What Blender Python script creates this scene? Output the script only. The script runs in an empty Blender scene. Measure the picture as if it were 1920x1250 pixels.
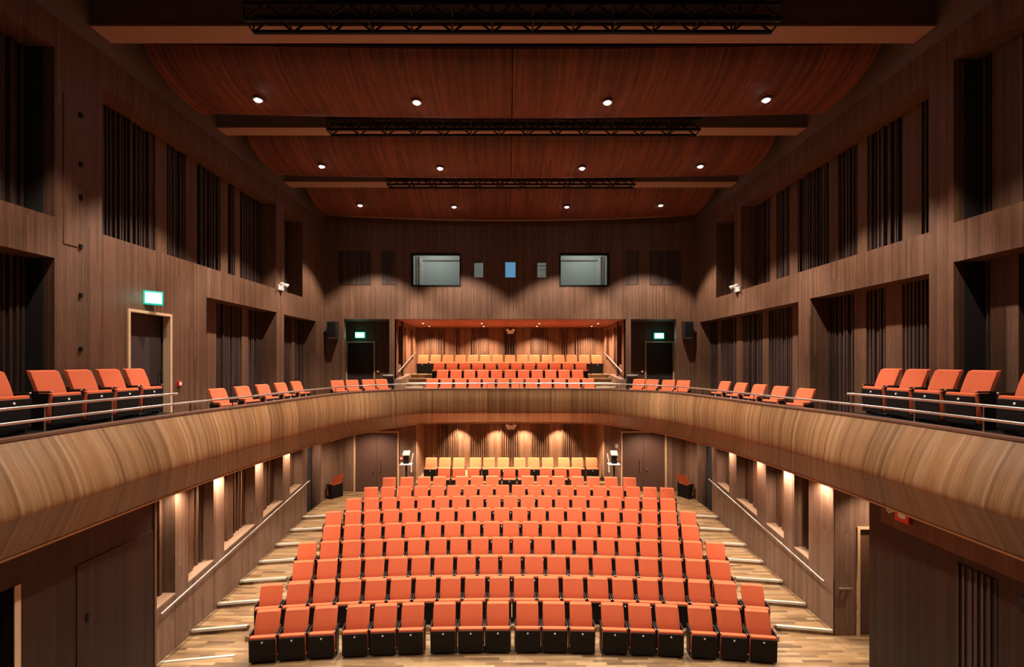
import bpy, bmesh, math, random
from mathutils import Vector, Matrix
random.seed(7)
SC = bpy.context.scene
COL = SC.collection

# ------------------------------------------------------------------ camera
cam = bpy.data.cameras.new('camera'); cam.lens = 17.0; cam.sensor_width = 36.0
cam.shift_x = 0.0039; cam.shift_y = 0.0276; cam.clip_start = 0.05; cam.clip_end = 200
camo = bpy.data.objects.new('camera', cam); COL.objects.link(camo)
camo.location = (-0.08, 0.0, 5.5); camo.rotation_euler = (math.radians(90), 0, 0)
SC.camera = camo
SC.view_settings.view_transform = 'Standard'; SC.view_settings.look = 'None'
SC.view_settings.gamma = 1.0; SC.view_settings.use_curve_mapping = False
SC.view_settings.exposure = 0.0
# ------------------------------------------------------------------ world
W = bpy.data.worlds.new('world'); SC.world = W; W.use_nodes = True
W.node_tree.nodes['Background'].inputs[0].default_value = (0.10, 0.09, 0.09, 1)
W.node_tree.nodes['Background'].inputs[1].default_value = 0.05

# light powers (watts)
P_HALL = 1600.0; P_ALC = 620.0; P_WASH = 800.0; P_SIDE = 200.0
AK = 0.62   # overall albedo level
HALL_ROWS = [2.9, 6.18, 9.46, 12.7, 16.0]
HALL_X = [-4.97, -1.865, 1.865, 4.97]

# ------------------------------------------------------------------ helpers
def tag(o, label=None, cat=None, group=None, kind=None):
    if label: o['label'] = label
    if cat: o['category'] = cat
    if group: o['group'] = group
    if kind: o['kind'] = kind
    return o
def empty(name, loc=(0, 0, 0), rz=0.0, label=None, cat=None, group=None):
    o = bpy.data.objects.new(name, None); COL.objects.link(o)
    o.location = loc; o.rotation_euler = (0, 0, rz); o.empty_display_size = 0.1
    return tag(o, label, cat, group)
def obj(name, bm, mat, parent=None, smooth=False, loc=None):
    me = bpy.data.meshes.new(name)
    bmesh.ops.recalc_face_normals(bm, faces=bm.faces[:])
    bm.to_mesh(me); bm.free()
    if smooth:
        for p in me.polygons: p.use_smooth = True
        try: me.set_sharp_from_angle(angle=math.radians(40))
        except Exception: pass
    me.materials.append(mat)
    o = bpy.data.objects.new(name, me); COL.objects.link(o)
    if parent is not None: o.parent = parent
    if loc: o.location = loc
    return o
def struct(name, bm, mat, parent=None, smooth=False):
    o = obj(name, bm, mat, parent, smooth)
    if parent is None: o['kind'] = 'structure'
    return o
def box(bm, x0, x1, y0, y1, z0, z1, bev=0.0, seg=2):
    if x0 > x1: x0, x1 = x1, x0
    if y0 > y1: y0, y1 = y1, y0
    if z0 > z1: z0, z1 = z1, z0
    m = Matrix.Translation(((x0+x1)/2, (y0+y1)/2, (z0+z1)/2)) @ Matrix.Diagonal((x1-x0, y1-y0, z1-z0, 1))
    r = bmesh.ops.create_cube(bm, size=1.0, matrix=m)
    if bev > 0:
        es = {e for v in r['verts'] for e in v.link_edges}
        bmesh.ops.bevel(bm, geom=list(es), offset=bev, segments=seg, profile=0.5, affect='EDGES')
    return bm
def B(*a, **k):
    return box(bmesh.new(), *a, **k)
def tube(bm, pts, r, n=10, cap=True):
    pts = [Vector(p) for p in pts]; rings = []
    for i, p in enumerate(pts):
        a = pts[max(0, i-1)]; b = pts[min(len(pts)-1, i+1)]
        d = (b-a).normalized()
        up = Vector((0, 0, 1)) if abs(d.z) < 0.95 else Vector((1, 0, 0))
        s = d.cross(up).normalized(); u = s.cross(d).normalized()
        rings.append([bm.verts.new(p + s*(r*math.cos(2*math.pi*k/n)) + u*(r*math.sin(2*math.pi*k/n))) for k in range(n)])
    for i in range(len(rings)-1):
        for k in range(n):
            bm.faces.new((rings[i][k], rings[i][(k+1) % n], rings[i+1][(k+1) % n], rings[i+1][k]))
    if cap:
        bm.faces.new(rings[0][::-1]); bm.faces.new(rings[-1])
    return bm
def cyl(bm, p, q, r1, r2=None, n=16):
    r2 = r1 if r2 is None else r2
    p = Vector(p); q = Vector(q); d = (q-p).normalized()
    up = Vector((0, 0, 1)) if abs(d.z) < 0.95 else Vector((1, 0, 0))
    s = d.cross(up).normalized(); u = s.cross(d).normalized()
    A = [bm.verts.new(p + s*(r1*math.cos(2*math.pi*k/n)) + u*(r1*math.sin(2*math.pi*k/n))) for k in range(n)]
    C = [bm.verts.new(q + s*(r2*math.cos(2*math.pi*k/n)) + u*(r2*math.sin(2*math.pi*k/n))) for k in range(n)]
    for k in range(n): bm.faces.new((A[k], A[(k+1) % n], C[(k+1) % n], C[k]))
    bm.faces.new(A[::-1]); bm.faces.new(C)
    return bm
def prism_yz(bm, pts, x0, x1):
    """polygon in the YZ plane swept along X"""
    a = [bm.verts.new((x0, y, z)) for y, z in pts]; b = [bm.verts.new((x1, y, z)) for y, z in pts]
    n = len(pts)
    for i in range(n): bm.faces.new((a[i], a[(i+1) % n], b[(i+1) % n], b[i]))
    bm.faces.new(a[::-1]); bm.faces.new(b)
    return bm

# ------------------------------------------------------------------ materials
def newmat(name):
    m = bpy.data.materials.new(name); m.use_nodes = True
    nt = m.node_tree; b = nt.nodes['Principled BSDF']
    return m, nt, b
def plain(name, col, rough=0.5, metal=0.0, noise=0.0, nscale=30, spec=0.5, bump=0.0):
    m, nt, b = newmat(name)
    b.inputs['Base Color'].default_value = (*col, 1); b.inputs['Roughness'].default_value = rough
    b.inputs['Metallic'].default_value = metal; b.inputs['Specular IOR Level'].default_value = spec
    tc = nt.nodes.new('ShaderNodeTexCoord')
    nz = nt.nodes.new('ShaderNodeTexNoise'); nz.inputs['Scale'].default_value = nscale; nz.inputs['Detail'].default_value = 4
    nt.links.new(tc.outputs['Object'], nz.inputs['Vector'])
    mr = nt.nodes.new('ShaderNodeMapRange'); mr.inputs[3].default_value = 1-noise; mr.inputs[4].default_value = 1+noise
    nt.links.new(nz.outputs['Fac'], mr.inputs[0])
    mx = nt.nodes.new('ShaderNodeVectorMath'); mx.operation = 'SCALE'; mx.inputs[0].default_value = col
    nt.links.new(mr.outputs[0], mx.inputs['Scale']); nt.links.new(mx.outputs[0], b.inputs['Base Color'])
    if bump:
        bp = nt.nodes.new('ShaderNodeBump'); bp.inputs['Strength'].default_value = bump; bp.inputs['Distance'].default_value = 0.004
        nt.links.new(nz.outputs['Fac'], bp.inputs['Height']); nt.links.new(bp.outputs[0], b.inputs['Normal'])
    return m
def emit(name, col, strength):
    m, nt, b = newmat(name)
    b.inputs['Base Color'].default_value = (*col, 1)
    b.inputs['Emission Color'].default_value = (*col, 1); b.inputs['Emission Strength'].default_value = strength
    return m
def shade(c, k): return tuple(min(1, x*k) for x in c)
def boards(name, cols, width=0.085, length=2.6, uexpr='XY', rough=0.55, groove=0.045, contrast=0.28, panel=0.0, panel_amt=0.0, gdark=0.45, fine=14.0):
    """boards running in 'v', repeated in 'u'. uexpr: XY = walls (u=X+Y, v=Z); CEIL (u=X, v=Y); FLOOR (u=Y, v=X); UV"""
    m, nt, b = newmat(name); N = nt.nodes.new; L = nt.links.new
    def math_(op, a, c=None, val=None):
        n = N('ShaderNodeMath'); n.operation = op
        for i, q in enumerate((a, c)):
            if q is None: continue
            if isinstance(q, (int, float)): n.inputs[i].default_value = q
            else: L(q, n.inputs[i])
        return n.outputs[0]
    if uexpr == 'UV':
        tc = N('ShaderNodeTexCoord'); sep = N('ShaderNodeSeparateXYZ'); L(tc.outputs['UV'], sep.inputs[0])
        u, v = sep.outputs[0], sep.outputs[1]
    else:
        g = N('ShaderNodeNewGeometry'); sep = N('ShaderNodeSeparateXYZ'); L(g.outputs['Position'], sep.inputs[0])
        if uexpr == 'XY': u = math_('ADD', sep.outputs[0], sep.outputs[1]); v = sep.outputs[2]
        elif uexpr == 'CEIL': u, v = sep.outputs[0], sep.outputs[1]
        else: u, v = sep.outputs[1], sep.outputs[0]
    us = math_('DIVIDE', u, width)
    bi = math_('FLOOR', us); fr = math_('FRACT', us)
    w1 = N('ShaderNodeTexWhiteNoise'); w1.noise_dimensions = '1D'; L(bi, w1.inputs['W'])
    vs = math_('ADD', math_('DIVIDE', v, length), math_('MULTIPLY', w1.outputs['Value'], 7.3))
    vi = math_('FLOOR', vs); vf = math_('FRACT', vs)
    cb = N('ShaderNodeCombineXYZ'); L(bi, cb.inputs[0]); L(vi, cb.inputs[1])
    w2 = N('ShaderNodeTexWhiteNoise'); w2.noise_dimensions = '3D'; L(cb.outputs[0], w2.inputs['Vector'])
    ramp = N('ShaderNodeValToRGB'); L(w2.outputs['Value'], ramp.inputs[0])
    el = ramp.color_ramp.elements; n = len(cols)
    while len(el) < n: el.new(0.5)
    for i, c in enumerate(cols):
        el[i].position = i/(n-1); el[i].color = (*shade(c, AK), 1)
    # grain
    gv = N('ShaderNodeCombineXYZ')
    L(math_('MULTIPLY', u, fine*6), gv.inputs[0]); L(math_('MULTIPLY', v, fine*0.22), gv.inputs[1]); L(math_('MULTIPLY', w2.outputs['Value'], 40), gv.inputs[2])
    nz = N('ShaderNodeTexNoise'); nz.inputs['Scale'].default_value = 1.0; nz.inputs['Detail'].default_value = 5; L(gv.outputs[0], nz.inputs['Vector'])
    mr = N('ShaderNodeMapRange'); mr.inputs[1].default_value = 0.25; mr.inputs[2].default_value = 0.75
    mr.inputs[3].default_value = 1-contrast; mr.inputs[4].default_value = 1+contrast; L(nz.outputs['Fac'], mr.inputs[0])
    fac = mr.outputs[0]
    if panel > 0:
        pi = math_('FLOOR', math_('DIVIDE', u, panel))
        w3 = N('ShaderNodeTexWhiteNoise'); w3.noise_dimensions = '1D'; L(pi, w3.inputs['W'])
        pm = math_('ADD', math_('MULTIPLY', w3.outputs['Value'], panel_amt), 1-panel_amt/2)
        fac = math_('MULTIPLY', fac, pm)
    # grooves
    e = math_('MINIMUM', fr, math_('SUBTRACT', 1.0, fr))
    gr = N('ShaderNodeMapRange'); gr.inputs[1].default_value = 0; gr.inputs[2].default_value = groove
    gr.inputs[3].default_value = gdark; gr.inputs[4].default_value = 1.0; L(e, gr.inputs[0])
    fac = math_('MULTIPLY', fac, gr.outputs[0])
    sc = N('ShaderNodeVectorMath'); sc.operation = 'SCALE'; L(ramp.outputs[0], sc.inputs[0]); L(fac, sc.inputs['Scale'])
    L(sc.outputs[0], b.inputs['Base Color'])
    b.inputs['Roughness'].default_value = rough; b.inputs['Specular IOR Level'].default_value = 0.35
    bp = N('ShaderNodeBump'); bp.inputs['Strength'].default_value = 0.5; bp.inputs['Distance'].default_value = 0.006
    L(gr.outputs[0], bp.inputs['Height']); L(bp.outputs[0], b.inputs['Normal'])
    return m

def shade(c, k): return tuple(min(1, x*k) for x in c)
M = {}
wl = (0.188, 0.090, 0.049)
M['wall'] = boards('walnut_boards', [shade(wl, .74), shade(wl, .9), shade(wl, 1.0), (0.21, 0.096, 0.056), shade(wl, 1.28)], width=0.052, length=4.2, contrast=.3)
M['flat'] = boards('walnut_panel', [shade(wl, .8), shade(wl, 1.0), shade(wl, 1.2)], width=0.11, length=4)
dk = (0.055, 0.030, 0.024)
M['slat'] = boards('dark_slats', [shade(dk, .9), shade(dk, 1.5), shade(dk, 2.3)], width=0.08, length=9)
M['slatlit'] = boards('lit_brown_slats', [shade(wl, .6), shade(wl, 1.0), shade(wl, 1.6)], width=0.07, length=6)  # lit copy of the slats, lamp light put into a browner tone
M['dark'] = plain('dark_backing', (0.014, 0.009, 0.008), 0.9, noise=.2)
M['shadewall'] = boards('shaded_stage_boards', [(0.022, .010, .006), (0.033, .014, .008), (0.046, .019, .011)], width=0.09, length=5)  # stage wall tone: poor light there painted in as darker wood
M['ceil'] = boards('red_ceiling_boards', [(0.15, .042, .020), (0.23, .063, .027), (0.30, .085, .036), (0.19, .052, .024)], width=0.055, length=1.4, uexpr='CEIL', groove=0.06, contrast=.34, panel=.42, panel_amt=.35)
M['soffit'] = boards('red_soffit_boards', [(0.42, .11, .05), (0.50, .14, .065), (0.55, .17, .08)], width=0.08, length=3, uexpr='CEIL')
M['parapet'] = boards('honey_veneer', [(0.20, .094, .036), (0.29, .143, .060), (0.34, .178, .080), (0.27, .124, .046), (0.38, .215, .110)], width=0.045, length=60, uexpr='UV', rough=.42, groove=.03, contrast=.22, panel=0.58, panel_amt=.42, gdark=.7)
M['floor'] = boards('mixed_oak_planks', [(0.15, .085, .045), (0.42, .25, .12), (0.52, .34, .18), (0.28, .155, .075), (0.46, .28, .13), (0.19, .11, .06), (0.56, .38, .21)], width=0.075, length=0.55, uexpr='FLOOR', rough=.38, groove=.03, contrast=.22, gdark=.75)
M['beam'] = plain('beam_timber', (0.34, .20, .14), .7, noise=.12, nscale=3)  # bounced light painted into the beam underside as a paler tone
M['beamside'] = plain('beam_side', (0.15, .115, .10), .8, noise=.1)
M['orange'] = plain('orange_fabric', (0.50, .100, .040), .85, noise=.06, nscale=60, spec=.2, bump=.15)
M['red'] = plain('red_fabric', (0.40, .04, .02), .85, noise=.06, nscale=60, spec=.2)
M['black'] = plain('black_paint', (0.005, .004, .004), .6, noise=.1, spec=.2)
M['blackmetal'] = plain('black_metal', (0.010, .009, .009), .5, metal=.2, noise=.1, spec=.3)
M['steel'] = plain('brushed_steel', (0.62, .58, .54), .32, metal=1.0, noise=.06)
M['alu'] = plain('aluminium_strip', (0.62, .56, .47), .45, metal=.1, noise=.04)
M['tan'] = plain('pale_timber_trim', (0.62, .40, .24), .55, noise=.1, nscale=12)
M['cap'] = plain('brown_capping', (0.13, .062, .040), .45, noise=.15, nscale=8)
M['door'] = plain('brown_door_laminate', (0.085, .040, .028), .55, noise=.1, nscale=5)
M['doordark'] = plain('dark_door_laminate', (0.030, .016, .013), .6, noise=.1)
M['white'] = plain('white_plastic', (0.75, .73, .70), .5, noise=.03)
M['grey'] = plain('grey_plaster', (0.42, .44, .42), .8, noise=.04, nscale=4)
M['redplastic'] = plain('red_plastic', (0.65, .03, .02), .4, noise=.03)
M['lens'] = emit('lamp_lens', (1.0, .93, .84), 60.0)
M['lens2'] = emit('small_lamp_lens', (1.0, .80, .60), 14.0)
M['signgreen'] = emit('exit_sign_green', (0.0, .32, .22), 0.9)
M['signface'] = emit('exit_sign_face', (0.62, 1.0, .90), 2.6)
M['blue'] = emit('blue_lit_pane', (0.10, .27, .45), 0.9)
def glassm():
    m, nt, b = newmat('window_glass')
    b.inputs['Base Color'].default_value = (0.85, .95, .92, 1); b.inputs['Roughness'].default_value = 0.02
    b.inputs['Transmission Weight'].default_value = 1.0; b.inputs['IOR'].default_value = 1.1
    tc = nt.nodes.new('ShaderNodeTexCoord'); nz = nt.nodes.new('ShaderNodeTexNoise'); nz.inputs['Scale'].default_value = 2
    nt.links.new(tc.outputs['Object'], nz.inputs['Vector'])
    mr = nt.nodes.new('ShaderNodeMapRange'); mr.inputs[3].default_value = .01; mr.inputs[4].default_value = .04
    nt.links.new(nz.outputs['Fac'], mr.inputs[0]); nt.links.new(mr.outputs[0], b.inputs['Roughness'])
    return m
M['glass'] = glassm()

# ------------------------------------------------------------------ walls
XU = 6.85; XS = 6.46; YB = 17.9; ZB = 4.07   # upper side wall, stalls side wall, back wall, balcony floor
def grid_wall(bm, axis, p0, p1, a0, a1, z0, z1, holes):
    """axis 'x': wall slab between x=p0..p1 spanning y a0..a1; axis 'y': slab y=p0..p1 spanning x a0..a1"""
    A = sorted({a0, a1, *[h[0] for h in holes], *[h[1] for h in holes]}); A = [a for a in A if a0 <= a <= a1]
    Z = sorted({z0, z1, *[h[2] for h in holes], *[h[3] for h in holes]}); Z = [z for z in Z if z0 <= z <= z1]
    for i in range(len(A)-1):
        run = None
        for j in range(len(Z)-1):
            am = (A[i]+A[i+1])/2; zm = (Z[j]+Z[j+1])/2
            solid = not any(h[0] < am < h[1] and h[2] < zm < h[3] for h in holes)
            if solid:
                if run is None: run = Z[j]
            if (not solid or j == len(Z)-2) and run is not None:
                top = Z[j+1] if solid else Z[j]
                if axis == 'x': box(bm, p0, p1, A[i], A[i+1], run, top)
                else: box(bm, A[i], A[i+1], p0, p1, run, top)
                run = None
    return bm

ZT = 10.65
UP = {  # openings of the upper side walls: (y0,y1,z0,z1)
 -1: [(2.0, 7.22, 7.66, 10.2), (2.0, 7.22, 4.6, 7.05), (8.07, 14.1, 7.63, 10.1), (14.64, 15.93, 7.63, 10.1), (8.59, 9.71, ZB, 6.45), (10.86, 14.15, ZB+.05, 6.95), (14.62, 17.05, ZB, 6.93)],
  1: [(2.0, 7.52, 7.66, 10.2), (2.0, 7.52, ZB+.1, 7.05), (7.96, 14.37, 7.63, 10.1), (14.8, 16.1, 7.63, 10.1), (7.96, 11.1, ZB+.05, 6.95), (11.54, 17.5, ZB+.05, 6.93)]}
UPFLAT = {
 -1: [((8.07, 14.1, 7.63, 10.1), [(9.56, 9.89), (10.47, 10.84), (11.73, 12.04), (12.34, 12.59), (13.75, 14.05)]),
      ((2.0, 7.22, 7.66, 10.2), [(6.3, 6.5)]), ((2.0, 7.22, 4.6, 7.05), [(5.9, 6.2)]),
      ((10.86, 14.15, ZB+.05, 6.95), [(11.2, 11.56), (12.66, 12.97)]),
      ((14.62, 17.05, ZB, 6.93), [(15.6, 15.8)])],
  1: [((7.96, 14.37, 7.63, 10.1), [(8.34, 8.73), (9.6, 9.87), (10.45, 10.74), (11.9, 12.25), (12.85, 13.15), (14.1, 14.3)]),
      ((2.0, 7.52, 7.66, 10.2), [(6.7, 7.12), (5.0, 5.2)]), ((2.0, 7.52, ZB+.1, 7.05), [(6.75, 7.15)]),
      ((7.96, 11.1, ZB+.05, 6.95), [(8.75, 9.13), (9.62, 9.96), (10.8, 11.1)]),
      ((11.54, 17.5, ZB+.05, 6.93), [(11.9, 12.1), (13.23, 13.53), (14.7, 15.1), (16.2, 16.4)])]}
REC = 0.50
def ribs(bm, s, X, y0, y1, z0, z1, pitch=0.08, w=0.04, d=0.06):
    n = max(1, int((y1-y0)/pitch)); p = (y1-y0)/n
    for i in range(n):
        yc = y0+(i+.5)*p; ww = w*random.choice([.7, 1, 1, 1.25]); dd = d*random.choice([.6, 1, 1, 1.3])
        box(bm, s*(X-dd), s*X, yc-ww/2, yc+ww/2, z0, z1)
for s, nm in ((-1, 'left'), (1, 'right')):
    w = struct('wall_'+nm, grid_wall(bmesh.new(), 'x', s*XU, s*(XU+REC), -3.0, YB, ZB-.1, ZT, UP[s]), M['wall'])
    bk = bmesh.new(); box(bk, s*(XU+REC), s*(XU+REC+.12), -3, YB, 3.3, ZT)
    obj('backing', bk, M['dark'], w)
    for (op, flats) in UPFLAT[s]:
        y0, y1, z0, z1 = op; Xb = XU+REC
        cur = y0
        for f0, f1 in [(min(y1, p*1.028), min(y1, q*1.028)) for p, q in flats]+[(y1, y1)]:
            if f0-cur > 0.08:
                rb = bmesh.new(); box(rb, s*(Xb-.02), s*Xb, cur, f0, z0, z1); ribs(rb, s, Xb-.02, cur+.02, f0-.02, z0, z1)
                obj('slatted_panel', rb, M['slat'], w)
            if f1 > f0:
                obj('flat_panel', B(s*(Xb-.10), s*Xb, f0, f1, z0, z1), M['flat'], w)
            cur = f1
    for (ya, za, zb2) in ((UP[s][0][1], UP[s][0][2], UP[s][0][3]), (UP[s][1][1], UP[s][1][2], UP[s][1][3])):
        obj('shade_lining', B(s*(XU+.16), s*(XU+REC), ya-.012, ya, za, zb2), M['dark'], w)  # black sheet added on the far jamb, painted shade for the recess depth
    # plain band above the timber lining, up to the roof deck
    struct('wall_'+nm+'_top', B(s*(XU+.02), s*(XU+.4), -3, 22.5, ZT, 11.9), M['beamside'])
    # small black shutter catches on the big pilaster
    for (yy, zz) in ((7.65, 9.4), (7.65, 8.62), (7.65, 8.1), (7.65, 7.32), (7.65, 6.55), (7.65, 5.7)):
        if s == -1:
            obj('catch', B(s*(XU-.03), s*XU, yy-.022, yy+.022, zz-.035, zz+.035), M['black'], w)

# hinged flap on the left pilaster
obj('flap_panel', B(-(XU-.012), -XU, 7.36, 7.6, 7.3, 9.6, bev=.003), M['flat'], bpy.data.objects['wall_left'])

# ---- upper back wall with control-room windows
WIN = [(-3.62, -1.87, 8.34, 9.47), (1.87, 3.62, 8.34, 9.47), (-1.34, -1.0, 8.62, 9.2), (-.18, .2, 8.62, 9.2), (1.01, 1.34, 8.62, 9.2)]
ALX = 4.27; ALZ = 7.08; ALY = 22.2
holes = WIN + [(-ALX, ALX, ZB-.5, ALZ), (-6.15, -ALX-.2, ZB-.1, ALZ), (ALX+.2, 6.15, ZB-.1, ALZ)]
wb = struct('wall_back', grid_wall(bmesh.new(), 'y', YB, YB+.22, -XU-.4, XU+.4, ZB-.1, 11.2, holes), M['wall'])
for s in (-1, 1):
    obj('fabric_panel', B(s*5.15, s*6.35, YB-.015, YB, 8.35, 9.6), M['slat'], wb)
    obj('fabric_panel', B(s*4.25, s*4.75, YB-.012, YB, 8.35, 9.6), M['slat'], wb)
# recesses with the balcony doors
for s, nm in ((-1, 'left'), (1, 'right')):
    r = bmesh.new()
    grid_wall(r, 'y', 19.0, 19.15, s*6.9 if s < 0 else s*4.2, s*4.2 if s < 0 else s*6.9, ZB, ALZ, [(min(s*5.3, s*6.45), max(s*5.3, s*6.45), ZB, 6.3)])
    box(r, s*6.72, s*6.9, YB+.22, 19.0, ZB, ALZ)
    struct('wall_'+nm+'_lobby', r, M['wall'])
    struct('ceiling_'+nm+'_lobby', B(s*4.27, s*6.9, YB+.22, 19.15, ALZ, ALZ+.1), M['beamside'])

# ---- upper alcove
a = bmesh.new()
for s in (-1, 1):
    grid_wall(a, 'x', s*ALX, s*(ALX+.2), YB, ALY, ZB-.1, ALZ+.2, [(18.5, 19.9, 5.4, 6.9), (20.3, 21.4, 5.6, 6.9)])
    box(a, s*(ALX+.12), s*(ALX+.2), 18.5, 21.4, 5.4, 6.9)
box(a, -ALX-.2, ALX+.2, ALY, ALY+.2, ZB, ALZ+.2)
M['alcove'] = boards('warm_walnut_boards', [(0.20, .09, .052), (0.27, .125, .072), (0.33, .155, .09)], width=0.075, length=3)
wa = struct('wall_alcove', a, M['alcove'])
for x0, x1 in [(-3.9, -3.0), (-2.55, -2.3), (-1.75, -.95), (-.28, .28), (.95, 1.75), (2.3, 2.7), (3.0, 3.9)]:
    rb = bmesh.new(); box(rb, x0, x1, ALY-.03, ALY, 5.0, 6.95)
    n = int((x1-x0)/.1)
    for i in range(n): box(rb, x0+(i+.25)*(x1-x0)/n, x0+(i+.7)*(x1-x0)/n, ALY-.08, ALY-.03, 5.0, 6.95)
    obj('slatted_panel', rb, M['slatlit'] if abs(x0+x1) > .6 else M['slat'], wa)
struct('ceiling_alcove', B(-ALX-.2, ALX+.2, YB+.22, ALY+.2, ALZ, ALZ+.2), M['soffit'])
tiers = bmesh.new()
box(tiers, -ALX, ALX, YB, 18.12, ZB-.5, ZB)
for k, y in enumerate((18.12, 19.0, 19.88, 20.8)):
    box(tiers, -ALX, ALX, y, (19.0, 19.88, 20.8, ALY)[k], ZB-.5, ZB+.3*(k+1) if k < 3 else ZB+.9)
struct('floor_alcove', tiers, M['floor'])

# ---- control room behind the windows
cr = bmesh.new()
box(cr, -5, 5, 20.0, 20.1, 7.6, 10.4); box(cr, -5, 5, YB+.22, 20.1, 7.5, 7.6); box(cr, -5, 5, YB+.22, 20.1, 10.4, 10.5)
for x in (-5, -1.6, 1.6, 4.95): box(cr, x, x+.06, YB+.22, 20, 7.6, 10.4)
struct('wall_control_room', cr, M['grey'])
for i, (x0, x1, z0, z1) in enumerate(WIN):
    w = empty('window_%d' % (i+1), ((x0+x1)/2, YB, z0)); w['kind'] = 'structure'
    f = bmesh.new(); t = .05 if i < 2 else .02
    cx = (x0+x1)/2; a0, a1 = x0-cx, x1-cx; h = z1-z0
    for b4 in ((a0-t, a0, 0-t, h+t), (a1, a1+t, 0-t, h+t), (a0, a1, -t, 0), (a0, a1, h, h+t)):
        box(f, b4[0], b4[1], -.02, .1, b4[2], b4[3])
    obj('window_frame', f, M['black'] if i < 2 else M['cap'], w)
    if i == 3: obj('pane', B(a0, a1, .1, .12, 0, h), M['blue'], w)
    else: obj('pane', B(a0, a1, .1, .108, 0, h), M['glass'], w)
    if i < 2:
        s = -1 if i == 0 else 1
        sh = bmesh.new(); e = a0 if s < 0 else a1
        box(sh, e-s*.16, e-s*.24, .15, .9, .0, h-.05); box(sh, e-s*.06, e-s*.10, .3, .34, 0, h); box(sh, a0, a1, .6, .64, h-.14, h-.08)
        obj('inner_reveal', sh, M['white'], w)
sb = bmesh.new(); box(sb, 1.02, 1.57, 19.2, 19.5, 9.34, 9.48); box(sb, 1.02, 1.57, 19.2, 19.5, 9.2, 9.26); box(sb, 1.02, 1.57, 19.2, 19.5, 8.8, 9.05); box(sb, -1.57, -1.02, 19.2, 19.5, 8.8, 9.02)
obj('shelf', sb, M['white'], bpy.data.objects['wall_control_room'])

# ---- stalls side walls
def dado_top(y): return 0.98+0.1136*(y-8.7)
ST = {-1: dict(y0=8.72, piers=[(9.27, 9.65), (10.48, 10.87), (12.2, 12.6), (13.7, 14.15), (14.95, 15.34), (16.5, YB)], opens=[(8.72, 9.27), (9.65, 10.48), (10.87, 12.2), (12.6, 13.7), (14.15, 14.95)], door=(15.34, 16.5)),
       1: dict(y0=9.72, piers=[(9.72, 10.52), (11.05, 11.47), (12.26, 12.7), (13.85, 14.3), (15.1, 15.5), (16.7, YB)], opens=[(10.52, 11.05), (11.47, 12.26), (12.7, 13.85), (14.3, 15.1)], door=(15.5, 16.7))}
ZS = 3.30
M['stallwall'] = boards('light_walnut_boards', [(0.23, .125, .08), (0.29, .165, .108), (0.34, .20, .135), (0.26, .14, .088)], width=0.10, length=3.0)
M['sill'] = plain('pale_sill_timber', (0.30, .19, .125), .5, noise=.1, nscale=10)
for s, nm in ((-1, 'left'), (1, 'right')):
    d = ST[s]; bm = bmesh.new()
    for (p0, p1) in d['piers']: box(bm, s*XS, s*(XS+.3), p0, p1, -.1, ZS)
    cur = d['y0']
    prism_yz(bm, [(d['y0'], -.1), (d['door'][0], -.1), (d['door'][0], dado_top(d['door'][0])), (d['y0'], dado_top(d['y0']))], s*(XS+.004), s*(XS+.3))
    w = struct('wall_'+nm+'_stalls', bm, M['stallwall'])
    obj('backing', B(s*(XS+.3), s*(XS+.36), d['y0']+(.2 if s > 0 else 0), YB, -.1, ZS), M['dark'], w)
    for (o0, o1) in d['opens']:
        sl = bmesh.new()
        prism_yz(sl, [(o0, dado_top(o0)), (o1, dado_top(o1)), (o1, dado_top(o1)+.03), (o0, dado_top(o0)+.03)], s*(XS-.005), s*(XS+.3))
        obj('sill', sl, M['sill'], w)
        zlo = dado_top(o0)+.04; Xb = XS+.3
        wd = o1-o0
        segs = [(o0, o0+wd*.32, 0), (o0+wd*.32, o0+wd*.5, 1), (o0+wd*.5, o1, 0)] if wd > .7 else [(o0, o0+wd*.45, 1), (o0+wd*.45, o1, 0)]
        for (g0, g1, fl) in segs:
            if fl: obj('flat_panel', B(s*(Xb-.12), s*Xb, g0, g1, zlo, ZS), M['flat'], w)
            else:
                rb = bmesh.new(); box(rb, s*(Xb-.02), s*Xb, g0, g1, zlo, ZS); ribs(rb, s, Xb-.02, g0+.02, g1-.02, zlo, ZS, pitch=.11, w=.055, d=.05)
                obj('slatted_panel', rb, M['slatlit'], w)
    # stage-side wall below the balcony, shade painted in as dark boards
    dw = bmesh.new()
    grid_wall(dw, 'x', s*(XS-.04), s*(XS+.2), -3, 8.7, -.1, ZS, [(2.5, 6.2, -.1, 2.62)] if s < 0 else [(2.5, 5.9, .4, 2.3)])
    w2 = struct('wall_'+nm+'_stage', dw, M['shadewall'])
    obj('backing', B(s*(XS+.2), s*(XS+.3), -3, 8.7, -.1, ZS), M['dark'], w2)
    if s < 0:
        obj('edge_trim', B(s*(XS-.055), s*(XS-.02), 6.2, 6.28, -.1, 2.62), M['tan'], w2)
        obj('flush_door', B(s*(XS-.055), s*(XS-.04), 7.1, 8.62, 0, 2.5), M['shadewall'], w2)
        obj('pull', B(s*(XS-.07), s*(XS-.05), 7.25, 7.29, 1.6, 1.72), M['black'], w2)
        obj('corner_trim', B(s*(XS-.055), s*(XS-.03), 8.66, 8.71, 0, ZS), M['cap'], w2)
    else:
        rb = bmesh.new(); box(rb, XS-.05, XS-.04, 6.42, 7.0, 0, 2.6); ribs(rb, 1, XS-.05, 6.45, 7.0, 0, 2.6, d=.03)
        obj('slatted_panel', rb, M['slat'], w2)
        obj('header_panel', B(XS-.06, XS-.04, 5.2, 8.4, 2.72, ZS), M['flat'], w2)
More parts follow.
